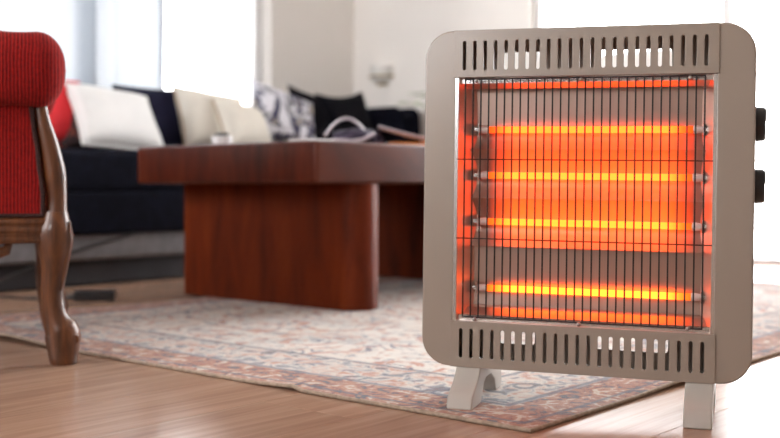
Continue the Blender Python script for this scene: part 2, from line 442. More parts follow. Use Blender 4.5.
# outside: balcony and ground
struct(room_obj('ground', MB().box((-25, -25, -3.4), (30, 30, -3.2)), M['concrete']), 'pale ground below the balcony', 'ground')
struct(room_obj('balcony_floor', MB().box((T1+0.2, -3.4, -0.25), (3.6, 0.6, -0.03)), M['concrete']), 'pale concrete balcony floor outside the door', 'balcony')
r = empty('balcony_railing', tuple(RW(3.5, -1.4, -0.03)), (0, 0, TH)); tag(r, 'glass balcony railing with beige handrail outside the bright door', 'railing')
obj('handrail', MB().box((-0.025, -2.0, 0.93), (0.025, 2.0, 0.965)), M['rail'], r, bevel=0.006)
for i in range(5): obj('post', MB().box((-0.018, -2.0+i*0.991, 0), (0.018, -1.964+i*0.991, 0.93)), M['window_white'], r)
for i in range(4): obj('pane', MB().box((-0.005, -1.95+i*0.991, 0.08), (0.005, -1.02+i*0.991, 0.9)), M['glass'], r)

# sheer curtains
def curtain(t0, t1, o, label, ph):
    e = empty('sheer_curtain', tuple(RW((t0+t1)/2, o, 0.05)), (0, 0, TH)); tag(e, label, 'curtain', 'sheer curtains at the sofa window')
    w = t1-t0; n = int(w*70); vs_ = []; fs = []
    zs = [0.0, 0.4, 1.0, 1.7, 2.35]
    for i in range(n+1):
        x = -w/2+w*i/n
        for j, z in enumerate(zs):
            y = 0.022*math.sin(x*34+ph+0.5*math.sin(x*5))+0.010*math.sin(x*61+2*ph+z)+0.008*math.sin(x*9+z*2)
            vs_.append((x, y, z))
    m_ = len(zs)
    for i in range(n):
        for j in range(m_-1): fs.append((i*m_+j, (i+1)*m_+j, (i+1)*m_+j+1, i*m_+j+1))
    obj('cloth', MB().add(vs_, fs), M['sheer'], e, smooth=True)
    hy = vs_[n*m_][1]-0.003
    obj('hem', MB().add([(w/2-0.013, hy, 0), (w/2, hy, 0), (w/2, hy, 2.35), (w/2-0.013, hy, 2.35)], [(0, 1, 2, 3)]), M['sheer'], e)
    obj('rod_tape', MB().box((-w/2, -0.03, 2.35), (w/2, 0.03, 2.40)), M['window_white'], e, bevel=0.004)
curtain(-1.5, -0.06, O1-0.06, 'white sheer curtain nearest the red armchair', 0.3)
curtain(-0.05, 0.615, O1-0.06, 'narrow white sheer curtain in the middle of the window', 1.2)
curtain(0.625, 0.985, O1-0.06, 'narrow white sheer curtain drawn beside the bare bright pane', 2.4)

# ------------------------------------------------------------------ rug
def rug_material():
    m, nt, out = new_mat('faded_persian_pile')
    p = princ(nt, out, (0.6, 0.55, 0.5), 0.95); p.inputs['Sheen Weight'].default_value = 0.15
    tc = N(nt, 'TexCoord'); sep = N(nt, 'SeparateXYZ'); L(nt, tc, 'Object', sep, 0)
    LX, LY = 2.35, 1.66
    dx = mth(nt, 'MINIMUM', (sep, 0), mth(nt, 'SUBTRACT', LX, (sep, 0)))
    dy = mth(nt, 'MINIMUM', (sep, 1), mth(nt, 'SUBTRACT', LY, (sep, 1)))
    wob = N(nt, 'TexNoise'); wob.inputs['Scale'].default_value = 60; L(nt, tc, 'Object', wob, 'Vector')
    d = mth(nt, 'ADD', mth(nt, 'MINIMUM', dx, dy), mth(nt, 'MULTIPLY_ADD', (wob, 'Fac'), 0.008, -0.004))
    def noise_(scale, detail=3, dist=0.0, off=0.0):
        mp = N(nt, 'Mapping'); mp.inputs['Location'].default_value = (off, off*1.7, 0); L(nt, tc, 'Object', mp, 'Vector')
        n = N(nt, 'TexNoise'); n.inputs['Scale'].default_value = scale; n.inputs['Detail'].default_value = detail
        n.inputs['Distortion'].default_value = dist; L(nt, mp, 0, n, 'Vector'); return n
    def gt(v, a, soft=0.03):
        r = N(nt, 'MapRange'); r.inputs['From Min'].default_value = a-soft; r.inputs['From Max'].default_value = a+soft
        nt.links.new(v[0].outputs[v[1]], r.inputs['Value']); return (r, 0)
    def band(lo, hi): return mth(nt, 'MULTIPLY', gt(d, lo, 0.003), mth(nt, 'SUBTRACT', 1.0, gt(d, hi, 0.003)))
    def voro(scale, feature='F1', off=0.0, rnd=0.8):
        mp = N(nt, 'Mapping'); mp.inputs['Location'].default_value = (off, off, 0)
        w_ = N(nt, 'VectorMath', operation='MULTIPLY_ADD'); nn = noise_(9, 3, 0, off+3)
        L(nt, nn, 'Color', w_, 0); w_.inputs[1].default_value = (0.05, 0.05, 0.0); L(nt, tc, 'Object', w_, 2)
        L(nt, w_, 0, mp, 'Vector')
        v = N(nt, 'TexVoronoi', feature=feature); v.inputs['Scale'].default_value = scale; v.inputs['Randomness'].default_value = rnd
        L(nt, mp, 0, v, 'Vector'); return v
    fade = noise_(7, 5, 0.3, 1.0); speck = noise_(130, 2, 0.0, 4.0)
    cream = ramp(nt, noise_(5, 4, 0, 9), 'Fac', [(0.3, (0.50, 0.475, 0.44)), (0.5, (0.64, 0.59, 0.53)), (0.7, (0.58, 0.51, 0.44))])
    c = (cream, 0)
    # field motifs: rings of rust, navy and grey-blue round scattered centres
    v1 = voro(5.5, off=0.7); ring = mth(nt, 'SINE', mth(nt, 'MULTIPLY', (v1, 'Distance'), 30.0))
    ring_m = mth(nt, 'MULTIPLY', gt(ring, 0.55, 0.2), gt((noise_(22, 3, 0.5, 5), 'Fac'), 0.48, 0.04))
    c = mixc(nt, mth(nt, 'MULTIPLY', ring_m, 0.9), c, (0.42, 0.15, 0.085))
    v2 = voro(9.0, off=2.3); ring2 = mth(nt, 'SINE', mth(nt, 'MULTIPLY', (v2, 'Distance'), 36.0))
    m2 = mth(nt, 'MULTIPLY', gt(ring2, 0.6, 0.2), gt((noise_(16, 3, 0.8, 12), 'Fac'), 0.55, 0.04))
    c = mixc(nt, mth(nt, 'MULTIPLY', m2, 0.92), c, (0.05, 0.06, 0.12))
    m3 = mth(nt, 'MULTIPLY', gt((noise_(34, 2, 1.2, 7), 'Fac'), 0.63, 0.03), 0.75)
    c = mixc(nt, m3, c, (0.10, 0.12, 0.19))
    m4 = mth(nt, 'MULTIPLY', gt((noise_(40, 2, 1.0, 21), 'Fac'), 0.62, 0.03), 0.7)
    c = mixc(nt, m4, c, (0.48, 0.20, 0.11))
    # wear
    wear = mth(nt, 'MULTIPLY', gt((fade, 'Fac'), 0.56, 0.12), 0.38)
    c = mixc(nt, wear, c, (0.56, 0.525, 0.49))
    # borders
    b1 = ramp(nt, noise_(30, 3, 1.4, 31), 'Fac', [(0.38, (0.02, 0.024, 0.05)), (0.44, (0.24, 0.055, 0.025)), (0.56, (0.36, 0.13, 0.06)), (0.64, (0.50, 0.41, 0.32))])
    c = mixc(nt, mth(nt, 'MULTIPLY', band(0.0, 0.105), 0.92), c, (b1, 0))
    b2 = ramp(nt, noise_(26, 3, 1.2, 44), 'Fac', [(0.37, (0.04, 0.05, 0.09)), (0.43, (0.20, 0.21, 0.25)), (0.49, (0.56, 0.51, 0.45)), (0.66, (0.40, 0.14, 0.07))])
    c = mixc(nt, mth(nt, 'MULTIPLY', band(0.118, 0.25), 0.75), c, (b2, 0))
    for lo, hi in ((0.022, 0.030), (0.105, 0.118), (0.25, 0.262)):
        c = mixc(nt, mth(nt, 'MULTIPLY', band(lo, hi), 0.8), c, (0.05, 0.06, 0.10))
    c = mixc(nt, mth(nt, 'MULTIPLY', gt((speck, 'Fac'), 0.5, 0.15), 0.10), c, (0.6, 0.55, 0.5))
    nt.links.new(c[0].outputs[c[1]], p.inputs['Base Color'])
    bump(nt, p, noise_(420, 2, 0, 2), 'Fac', 0.5, 0.002)
    return m
RX, RY, RT = 2.35, 1.66, 0.0055
def rug_lift(x, y):
    a = 0.0085*(max(0, math.sin(y*6.3-0.55))**2)*math.exp(-x/0.07)*(1 if 0.45 < y < 1.6 else 0.0)
    b = 0.006*(max(0, math.sin(x*5.2-1.2))**2)*math.exp(-y/0.06)
    c = 0.007*math.exp(-((y-RY)/0.1)**2)*(0.5+0.5*math.sin(x*7.0))*(1 if x < 0.67 else 0)
    return a+b+c
rug = empty('patterned_rug', (0.189, 1.461, 0), (0, 0, TH))
tag(rug, 'faded cream patterned rug with rust and navy border under the table', 'rug')
nx, ny = 118, 84; vs_ = []; fs = []
for k in (0, 1):
    for i in range(nx+1):
        for j in range(ny+1):
            x, y = RX*i/nx, RY*j/ny
            vs_.append((x, y, rug_lift(x, y)+(RT if k == 0 else 0.0006)))
S = (nx+1)*(ny+1)
for i in range(nx):
    for j in range(ny):
        a = i*(ny+1)+j; q = (a, a+ny+1, a+ny+2, a+1)
        fs.append(q); fs.append(tuple(S+z for z in reversed(q)))
edge = [(i, 0) for i in range(nx)]+[(nx, j) for j in range(ny)]+[(i, ny) for i in range(nx, 0, -1)]+[(0, j) for j in range(ny, 0, -1)]
for k in range(len(edge)):
    a = edge[k][0]*(ny+1)+edge[k][1]; b2 = edge[(k+1) % len(edge)]; b = b2[0]*(ny+1)+b2[1]
    fs.append((a, S+a, S+b, b))
obj('pile', MB().add(vs_, fs), rug_material(), rug, smooth=True)
obj('binding', MB().tube([(RX*i/nx, RY*j/ny, rug_lift(RX*i/nx, RY*j/ny)+0.0034) for i, j in edge], 0.0033, 8, closed=True), M['binding'], rug, smooth=True)

# ------------------------------------------------------------------ heater
def Rz(a): return Matrix.Rotation(a, 4, 'Z')
heater = empty('quartz_heater')
heater.matrix_world = Matrix.Translation((0.2740, 1.588, 0.0564)) @ Rz(-0.3162) @ Matrix.Rotation(0.0138, 4, 'Y')
tag(heater, 'warm grey electric heater glowing orange behind a black wire grille', 'heater')
XL, XR, PXL, PXR, HH, DEP = -0.2380, 0.2435, -0.1922, 0.1938, 0.5100, 0.085
obj('side_panel', plate('side_panel', rrect(XL, 0.0, PXL+0.0036, HH, (0.043, 0, 0, 0.043)), [], DEP, 0.003, 3), M['beige'], heater, (0, 0.0007, 0))
obj('side_panel', plate('side_panel', rrect(PXR-0.0036, 0.0, XR, HH, (0, 0.043, 0.043, 0)), [], DEP, 0.003, 3), M['beige'], heater, (0, 0.0007, 0))
sx = [-0.1758+0.016*i for i in range(23)]
obj('vent_panel', plate('vent_panel', rrect(PXL, 0.4385, PXR, HH, (0.001,)*4, 2), [stadium(x, 0.4493, 0.4935, 0.0053) for x in sx], 0.0026, 0.0005, 1), M['beige'], heater, (0, -0.0014, 0))['label'] = 'slotted upper vent panel'
obj('vent_panel', plate('vent_panel', rrect(PXL, 0.0, PXR, 0.0695, (0.001,)*4, 2), [stadium(x, 0.0140, 0.0585, 0.0053) for x in sx], 0.0026, 0.0005, 1), M['beige'], heater, (0, -0.0014, 0))['label'] = 'slotted lower vent panel'
# shell behind the panels: top and bottom skins, back plate with openings
obj('top_skin', MB().box((PXL, 0.0026, HH-0.002), (PXR, DEP-0.003, HH-0.0004)), M['beige'], heater)
obj('bottom_skin', MB().box((PXL, 0.0026, 0.0004), (PXR, DEP-0.003, 0.002)), M['beige'], heater)
obj('back_panel', plate('back_panel', rrect(PXL, 0.0, PXR, HH, (0.001,)*4, 2),
    [rrect(-0.134, 0.4480, -0.066, 0.4850, (0.004,)*4, 3), rrect(0.008, 0.4480, 0.124, 0.4850, (0.004,)*4, 3),
     rrect(-0.134, 0.0270, -0.078, 0.0500, (0.004,)*4, 3), rrect(0.008, 0.0270, 0.124, 0.0500, (0.004,)*4, 3)], 0.002), M['beige'], heater, (0, DEP-0.002, 0))
# reflector box
ZB, ZT, BXL, BXR = 0.0700, 0.4380, -0.1865, 0.1885
for sg, xe in ((-1, BXL), (1, BXR)):
    obj('chamber_wall', MB().prism([(xe, 0.003), (xe-sg*0.021, 0.060), (xe-sg*0.020, 0.062), (xe+sg*0.0015, 0.003)], ZB, ZT, 'z'), M['chamber'], heater)
obj('chamber_roof', MB().box((BXL, 0.0155, ZT-0.0005), (BXR, 0.072, ZT+0.0008)), M['chamber'], heater)
obj('chamber_floor', MB().box((BXL, 0.003, ZB-0.0008), (BXR, 0.072, ZB+0.0005)), M['chamber'], heater)
# bright trim strips round the opening
obj('trim_strip', MB().box((PXL+0.001, 0.0012, ZB), (BXL+0.0018, 0.006, ZT)), M['chrome'], heater)
obj('trim_strip', MB().box((BXR-0.0018, 0.0012, ZB), (PXR-0.001, 0.006, ZT)), M['chrome'], heater)
obj('trim_strip', MB().box((BXL, 0.012, ZT-0.0075), (BXR, 0.014, ZT)), M['chrome'], heater)
obj('trim_strip', MB().box((BXL, 0.012, ZB), (BXR, 0.014, ZB+0.0085)), M['chrome'], heater)
TZ = [0.361, 0.2910, 0.2200, 0.1176]
RID = [0.424, 0.3312, 0.2560, 0.1820, 0.0905]
def reflector(z1, z0, zt, fo, up, down):
    """one polished trough: a parabola round its tube, running flat beyond its reach"""
    prof = []; n = 28; yv = TY+fo
    for k in range(n+1):
        z = z1+(z0-z1)*k/n
        d = z-zt; reach = up if d > 0 else down; e_ = min(abs(d), reach)
        prof.append((yv-e_*e_/(4*fo)-max(abs(d)-reach, 0)*0.06, z))
    back = [(y+0.0012, z) for y, z in reversed(prof)]
    return obj('reflector', MB().prism(prof+back, BXL, BXR), M['reflector'], heater, smooth=True)
TY = 0.038
for i, (fo_, ru_, rd_) in enumerate(((0.018, 0.005, 0.05), (0.019, 0.05, 0.05), (0.019, 0.05, 0.05), (0.014, 0.005, 0.004))): reflector(RID[i], RID[i+1], TZ[i], fo_, ru_, rd_)
obj('reflector_lip', MB().prism([(0.0145, ZT-0.002), (0.030, 0.4235), (0.0395, 0.4236), (0.0395, 0.4246), (0.0303, 0.4245), (0.0150, ZT-0.0008)], BXL, BXR), M['reflector'], heater)
obj('reflector_lip', MB().prism([(0.0145, ZB+0.0025), (0.0355, 0.0880), (0.0540, 0.0908), (0.0540, 0.0898), (0.0358, 0.0868), (0.0150, ZB+0.0012)], BXL, BXR), M['reflector'], heater)
# quartz tubes with ceramic ends
TY = 0.038; HALF = 0.152
TG = [(0.34, 0.036), (0.40, 0.04), (0.44, 0.04), (0.60, 0.05)]
for i, z in enumerate(TZ):
    mt = tube_material('glowing_quartz_tube', TG[i][0], TG[i][1], HALF)
    tb = obj('quartz_tube', MB().tube([(-HALF, 0, 0), (-HALF*0.5, 0, 0), (0, 0, 0), (HALF*0.5, 0, 0), (HALF, 0, 0)], 0.0052, 14), mt, heater, (0.006, TY, z), smooth=True)
    for s in (-1, 1):
        obj('end_cap', MB().tube([(s*HALF, 0, 0), (s*(HALF+0.004), 0, 0), (s*(HALF+0.0135), 0, 0)], [0.0058, 0.0062, 0.0050], 12), M['ceramic'], tb, smooth=True)
        obj('bracket', MB().box((s*(HALF+0.0150)-0.001, -0.004, -0.009), (s*(HALF+0.0150)+0.001, 0.018, 0.009)).box((s*(HALF+0.018)-0.004, -0.003, -0.003), (s*(HALF+0.018)+0.004, 0.003, 0.003)), M['chrome'], tb, bevel=0.0008)
# wire grille
gr = empty('grille'); gr.parent = heater
wx = [-0.1735+0.3485*i/29 for i in range(30)]
wm = MB().tube([(0, 0, 0.0775), (0, 0, 0.25), (0, 0, 0.4345)], 0.0013, 6).mesh('vertical_wire', True); wm.materials.append(M['wire'])
for x in wx: obj('vertical_wire', wm, None, gr, (x, -0.0006, 0))
for z in (0.3147, 0.1952): obj('cross_wire', MB().tube([(BXL+0.001, 0.0012, z), (0, 0.0012, z), (BXR-0.001, 0.0012, z)], 0.0010, 6), M['wire'], gr, smooth=True)
for z in (0.4355, 0.0765): obj('grille_bar', MB().tube([(wx[0]-0.001, -0.0006, z), (0, -0.0006, z), (wx[-1]+0.001, -0.0006, z)], 0.0013, 8), M['wire'], gr, smooth=True)
for x, z in [(-0.156, 0.4330), (0.0005, 0.4322), (0.1545, 0.4325), (-0.1545, 0.0735), (0.002, 0.0742), (0.156, 0.0765)]:
    sw = obj('screw', MB().lathe([(0.0034, 0.0), (0.0031, 0.0014), (0.0019, 0.0029), (0.0001, 0.0032)], 14), M['screw'], heater, (x, -0.0022, z), (PI/2, 0, 0), smooth=True)
# knobs on the right flank
for z in (0.3690, 0.2800):
    k = obj('knob', MB().lathe([(0.0205, 0.0), (0.0248, 0.0006), (0.0250, 0.0022), (0.0245, 0.0115), (0.0225, 0.0140), (0.0, 0.0142)], 32), M['black'], heater, (XR-0.0002, 0.046, z), (0, PI/2, 0), smooth=True)
    obj('pointer', MB().box((-0.022, -0.0015, 0.0138), (-0.004, 0.0015, 0.0152)), M['foot'], k)
# feet: arched, front pad reaching forward
fp = [(0.004, 0.004), (-0.004, -0.006), (-0.019, -0.019), (-0.037, -0.0275), (-0.050, -0.036), (-0.056, -0.0538), (0.004, -0.0538), (0.010, -0.046), (0.024, -0.026), (0.040, -0.0205),
      (0.072, -0.0205), (0.098, -0.034), (0.108, -0.0538), (0.142, -0.0538), (0.150, -0.048), (0.150, -0.034), (0.140, -0.020), (0.118, -0.010), (0.092, 0.004)]
for x0, dz in ((-0.1635, 0.0), (0.1728, 0.0)):
    obj('foot', MB().prism(fp, -0.0195, 0.0195), M['foot'], heater, (x0, 0, dz), bevel=0.0028, seg=2)

# ------------------------------------------------------------------ coffee table
tb = empty('coffee_table', tuple(RW(0.5, -0.77, 0.0)+Vector((0, -0.06, 0))), (0, 0, TH))
tag(tb, 'chunky red-brown wooden coffee table on slab legs in front of the sofa', 'table')
tx0, tx1, ty0, ty1 = -0.137-0.5, 1.14-0.5, -1.148+0.77, -0.405+0.77
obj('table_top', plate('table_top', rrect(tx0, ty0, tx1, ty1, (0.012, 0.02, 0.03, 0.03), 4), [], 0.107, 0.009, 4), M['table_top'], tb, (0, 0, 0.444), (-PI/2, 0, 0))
for t in (0.012, 0.87):
    x0 = t-0.5; y0, y1, r_ = -1.146+0.77, -0.445+0.77, 0.062
    o1 = rrect(x0, y0, x0+0.124, y1, (r_, r_, 0.01, 0.01), 8)
    leg = MB().prism(o1, 0.006, 0.338, 'z')
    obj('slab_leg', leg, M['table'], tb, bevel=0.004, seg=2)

def on_table(t, o): return tuple(RW(t, o, 0.4445)+Vector((0, -0.06, 0)))
# things on the table
e = empty('small_cup', on_table(-0.02, -0.66), (0, 0, 0.4)); tag(e, 'small white cup with dark lid at the sofa side of the table', 'cup')
obj('body', MB().lathe([(0.018, 0), (0.026, 0.004), (0.030, 0.02), (0.029, 0.028), (0.024, 0.028)], 20), M['paper'], e, smooth=True)
obj('lid', MB().lathe([(0.022, 0.0), (0.022, 0.004), (0.016, 0.008), (0.0, 0.009)], 20), M['black'], e, (0, 0, 0.0282), smooth=True)
e = tag(obj('white_card', MB().box((-0.05, -0.034, 0), (0.05, 0.034, 0.006)), M['paper'], None, on_table(-0.075, -1.07), (0, 0, TH+0.06), bevel=0.001), 'small white card stack at the near corner of the coffee table', 'card')

hb = empty('shoulder_bag', on_table(0.28, -0.88), (0, 0, 0.1)); tag(hb, 'dark plum soft bag with pale lilac straps lying on the table', 'bag')
def blob(name, sx, sy, sz, amp, parent, loc, mat, seed=0.0):
    bm = bmesh.new(); bmesh.ops.create_icosphere(bm, subdivisions=4, radius=1)
    for v in bm.verts:
        n_ = noise.noise(v.co*1.7+Vector((seed, seed, seed)))
        v.co = Vector((v.co.x*sx, v.co.y*sy, max(v.co.z, -0.55)*sz))*(1+amp*n_)
    z0 = min(v.co.z for v in bm.verts)
    for v in bm.verts: v.co.z -= z0
    me = bpy.data.meshes.new(name); bm.to_mesh(me); bm.free()
    for p in me.polygons: p.use_smooth = True
    return obj(name, me, mat, parent, loc)
blob('body', 0.075, 0.045, 0.032, 0.35, hb, (0.02, 0, 0), M['plum'], 2.0)
obj('strap', MB().tube([(-0.075+0.0155*i, -0.01, 0.012+0.070*math.sin(PI*(i+0.6)/9.2)**0.8) for i in range(9)], [(0.011, 0.0045)]*9, 8), M['lilac'], hb, smooth=True)
obj('strap', MB().tube([(-0.085, -0.05, 0.008), (-0.05, -0.052, 0.017), (0.0, -0.052, 0.013), (0.035, -0.05, 0.02), (0.065, -0.045, 0.036)], [(0.014, 0.006)]*5, 8), M['lilac'], hb, smooth=True)
ob = tag(obj('orange_book', MB().box((-0.11, -0.075, 0), (0.11, 0.075, 0.013)), M['orange'], None, on_table(0.47, -1.00), (0, 0, 0.1), bevel=0.002), 'orange paperback lying on the table next to the heater', 'book')
cv = []
for i in range(13):
    s = i/12; cv.append((-0.135+0.23*s, 0.0145+0.0445*(1-s)**1.6))
vs_ = []; n_ = len(cv)
pr = [(x, z) for x, z in cv]+[(x, z+0.005) for x, z in reversed(cv)]
tag(obj('magazine', MB().prism(pr, -0.06, 0.06, 'y'), M['lilac'], None, on_table(0.47, -1.00), (0, 0, 0.05)), 'pale curled magazine lying across the orange book', 'magazine')

# ------------------------------------------------------------------ sofa
so = empty('sofa', tuple(RW(0, 0, 0)), (0, 0, TH)); tag(so, 'long navy blue sofa on a grey base under the window', 'sofa')
SA, SB = -1.75, 2.24
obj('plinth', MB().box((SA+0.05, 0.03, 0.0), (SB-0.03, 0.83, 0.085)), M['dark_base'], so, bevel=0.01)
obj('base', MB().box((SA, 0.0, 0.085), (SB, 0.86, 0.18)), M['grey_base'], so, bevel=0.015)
obj('seat_frame', MB().box((SA, -0.02, 0.17), (SB, 0.86, 0.312)), M['navy'], so, bevel=0.012, seg=3)
for i in range(3):
    a = SA+i*(SB-0.14-SA)/3; b = SA+(i+1)*(SB-0.14-SA)/3
    obj('seat_cushion', MB().box((a+0.004, -0.02, 0.30), (b-0.004, 0.68, 0.452)), M['navy'], so, bevel=0.032, seg=5)
obj('backrest', plate('backrest', rrect(SA, 0.30, SB, 0.72, (0.03, 0.03, 0.08, 0.06), 6), [], 0.20, 0.05, 4), M['navy'], so, (0, 0.66, 0))
obj('wing', plate('wing', rrect(0.40, 0.30, 0.86, 0.770, (0.03, 0.03, 0.06, 0.10), 8), [], 0.14, 0.04, 4), M['navy'], so, (SB-0.14, 0.0, 0), (0, 0, PI/2))['label'] = 'rounded end wing'
bpy.context.view_layer.update()
so.children[-1].location = (SB, 0, 0)

def pillow_mesh(name, w, h, t, pinch=0.07, n=18):
    vs_ = []; fs = []
    for side in (1, -1):
        for i in range(n+1):
            for j in range(n+1):
                u, v = 2*i/n-1, 2*j/n-1
                x = w/2*u*(1-pinch*(1-v*v)*abs(u)); z = h/2*v*(1-pinch*(1-u*u)*abs(v))
                th = t/2*((1-u**4)*(1-v**4))**0.55
                vs_.append((x, side*th, z))
    S_ = (n+1)**2
    for i in range(n):
        for j in range(n):
            a = i*(n+1)+j; q = (a, a+n+1, a+n+2, a+1); fs.append(q); fs.append(tuple(S_+k for k in reversed(q)))
    mb = MB().add(vs_, fs); me = bpy.data.meshes.new(name); me.from_pydata(mb.v, [], mb.f)
    bm = bmesh.new(); bm.from_mesh(me); bmesh.ops.remove_doubles(bm, verts=bm.verts, dist=1e-5); bmesh.ops.recalc_face_normals(bm, faces=bm.faces)
    bm.to_mesh(me); bm.free()
    for p in me.polygons: p.use_smooth = True
    return me
def cushion(px, w, h, t, o, lean, roll, mat, label, yaw=0.0, lift=0.0, sidemat=None, pinch=0.07):
    r_ = (px-390)/FPX
    # where the sight line through that column meets the row of cushions
    bx, by = F0.x-ST*o, F0.y+CT*o
    tt = (r_*by-bx)/(CT-ST*r_)
    half = 0.5*(abs(h*math.cos(roll))+abs(w*math.sin(roll)))*math.cos(lean)
    root = empty('cushion', tuple(RW(tt, o, 0.452)), (0, 0, TH+yaw)); tag(root, label, 'cushion', 'cushions along the sofa')
    ob = obj('cover', pillow_mesh('cover', w, h, t, pinch), mat, root); ob.rotation_mode = 'XYZ'
    ob.matrix_local = Matrix.Translation((0, 0, half-0.008+lift)) @ Matrix.Rotation(-lean, 4, 'X') @ Matrix.Rotation(roll, 4, 'Y')
    # piped seam round the edge
    n = 12; pts = []
    for (a, b) in [((-1, -1), (1, -1)), ((1, -1), (1, 1)), ((1, 1), (-1, 1)), ((-1, 1), (-1, -1))]:
        for k in range(n):
            u = a[0]+(b[0]-a[0])*k/n; v = a[1]+(b[1]-a[1])*k/n
            pts.append((w/2*u*(1-pinch*(1-v*v)*abs(u)), 0, h/2*v*(1-pinch*(1-u*u)*abs(v))))
    pp = obj('piping', MB().tube(pts, 0.005, 6, closed=True), sidemat or mat, ob, smooth=True)
    return root
cushion(50, 0.34, 0.31, 0.13, 0.47, 0.42, 0.06, M['c_red'], 'bright red cushion beside the armchair roll', 0.1)
cushion(88, 0.32, 0.29, 0.09, 0.45, 0.52, 0.06, M['c_darkprint'], 'dark printed cushion squeezed between red and white cushions', 0.1)
cushion(116, 0.36, 0.30, 0.11, 0.37, 0.66, 0.12, M['c_white'], 'plain white cushion tilted against the dark ones')
cushion(163, 0.42, 0.30, 0.12, 0.54, 0.32, -0.02, M['c_navy'], 'navy cushion between the white and cream cushions')
cushion(214, 0.36, 0.29, 0.13, 0.44, 0.42, 0.10, M['c_cream'], 'cream cushion with tan edge right of the navy one', 0.0, 0, M['c_tan'])
cushion(243, 0.26, 0.24, 0.13, 0.34, 0.52, 0.15, M['c_cream'], 'smaller cream cushion in front of the floral one', 0.1, 0, M['c_tan'])
cushion(284, 0.36, 0.30, 0.12, 0.48, 0.40, 0.28, M['c_leaf'], 'black and white floral cushion in the middle of the sofa')
cushion(318, 0.34, 0.33, 0.12, 0.55, 0.28, 0.12, M['c_black'], 'black cushion right beside the floral cushion', pinch=0.17)
cushion(348, 0.34, 0.33, 0.12, 0.50, 0.26, -0.10, M['c_black'], 'black cushion with pointed corner nearest the sofa end wing', pinch=0.17)

# ------------------------------------------------------------------ red armchair (seen from its flank)
AX = Vector((0.945, 0.327, 0)).normalized(); CHA = math.atan2(AX.y, AX.x)
ch = empty('armchair', (-0.612, 2.022, 0), (0, 0, CHA)); tag(ch, 'red ribbed armchair with padded roll arm and carved cabriole leg', 'armchair')
PX = 1/536.0
def leg_path(rows, y0=0.0):
    path, rad = [], []
    for (y, xa, xb) in rows:
        path.append((((xa+xb)/2-62)*PX, y0, (364.5-y)*PX)); r_ = (xb-xa)/2*PX
        rad.append((min(r_*1.0, 0.03), r_))
    return path, rad
rows = [(364.5, 51, 77), (358, 49, 78), (346, 46.5, 79), (338, 45, 80), (331, 44, 78.5), (325, 43.5, 73), (316, 42.5, 67.5), (303, 41.5, 64.5), (290, 41, 64), (276, 41.5, 66), (262, 40.5, 69), (250, 38.5, 71.5), (240, 37.5, 73), (232, 38, 72.5), (222, 41, 70), (212, 44, 67.5)]
rows2 = [(214, 46, 67), (205, 47, 66.5), (196, 47, 66.5), (176, 44, 66), (160, 42, 62.5), (143, 39, 58), (127, 36, 52.5), (112, 34.5, 48.5), (100, 34, 47)]
WD = 0.50
def smooth_rows(rw, k=3):
    out = []
    for i in range(len(rw)-1):
        p0, p1, p2, p3 = rw[max(i-1, 0)], rw[i], rw[i+1], rw[min(i+2, len(rw)-1)]
        for s in range(k):
            t = s/k
            out.append(tuple(0.5*((2*p1[c])+(-p0[c]+p2[c])*t+(2*p0[c]-5*p1[c]+4*p2[c]-p3[c])*t*t+(-p0[c]+3*p1[c]-3*p2[c]+p3[c])*t**3) for c in range(3)))
    out.append(rw[-1]); return out
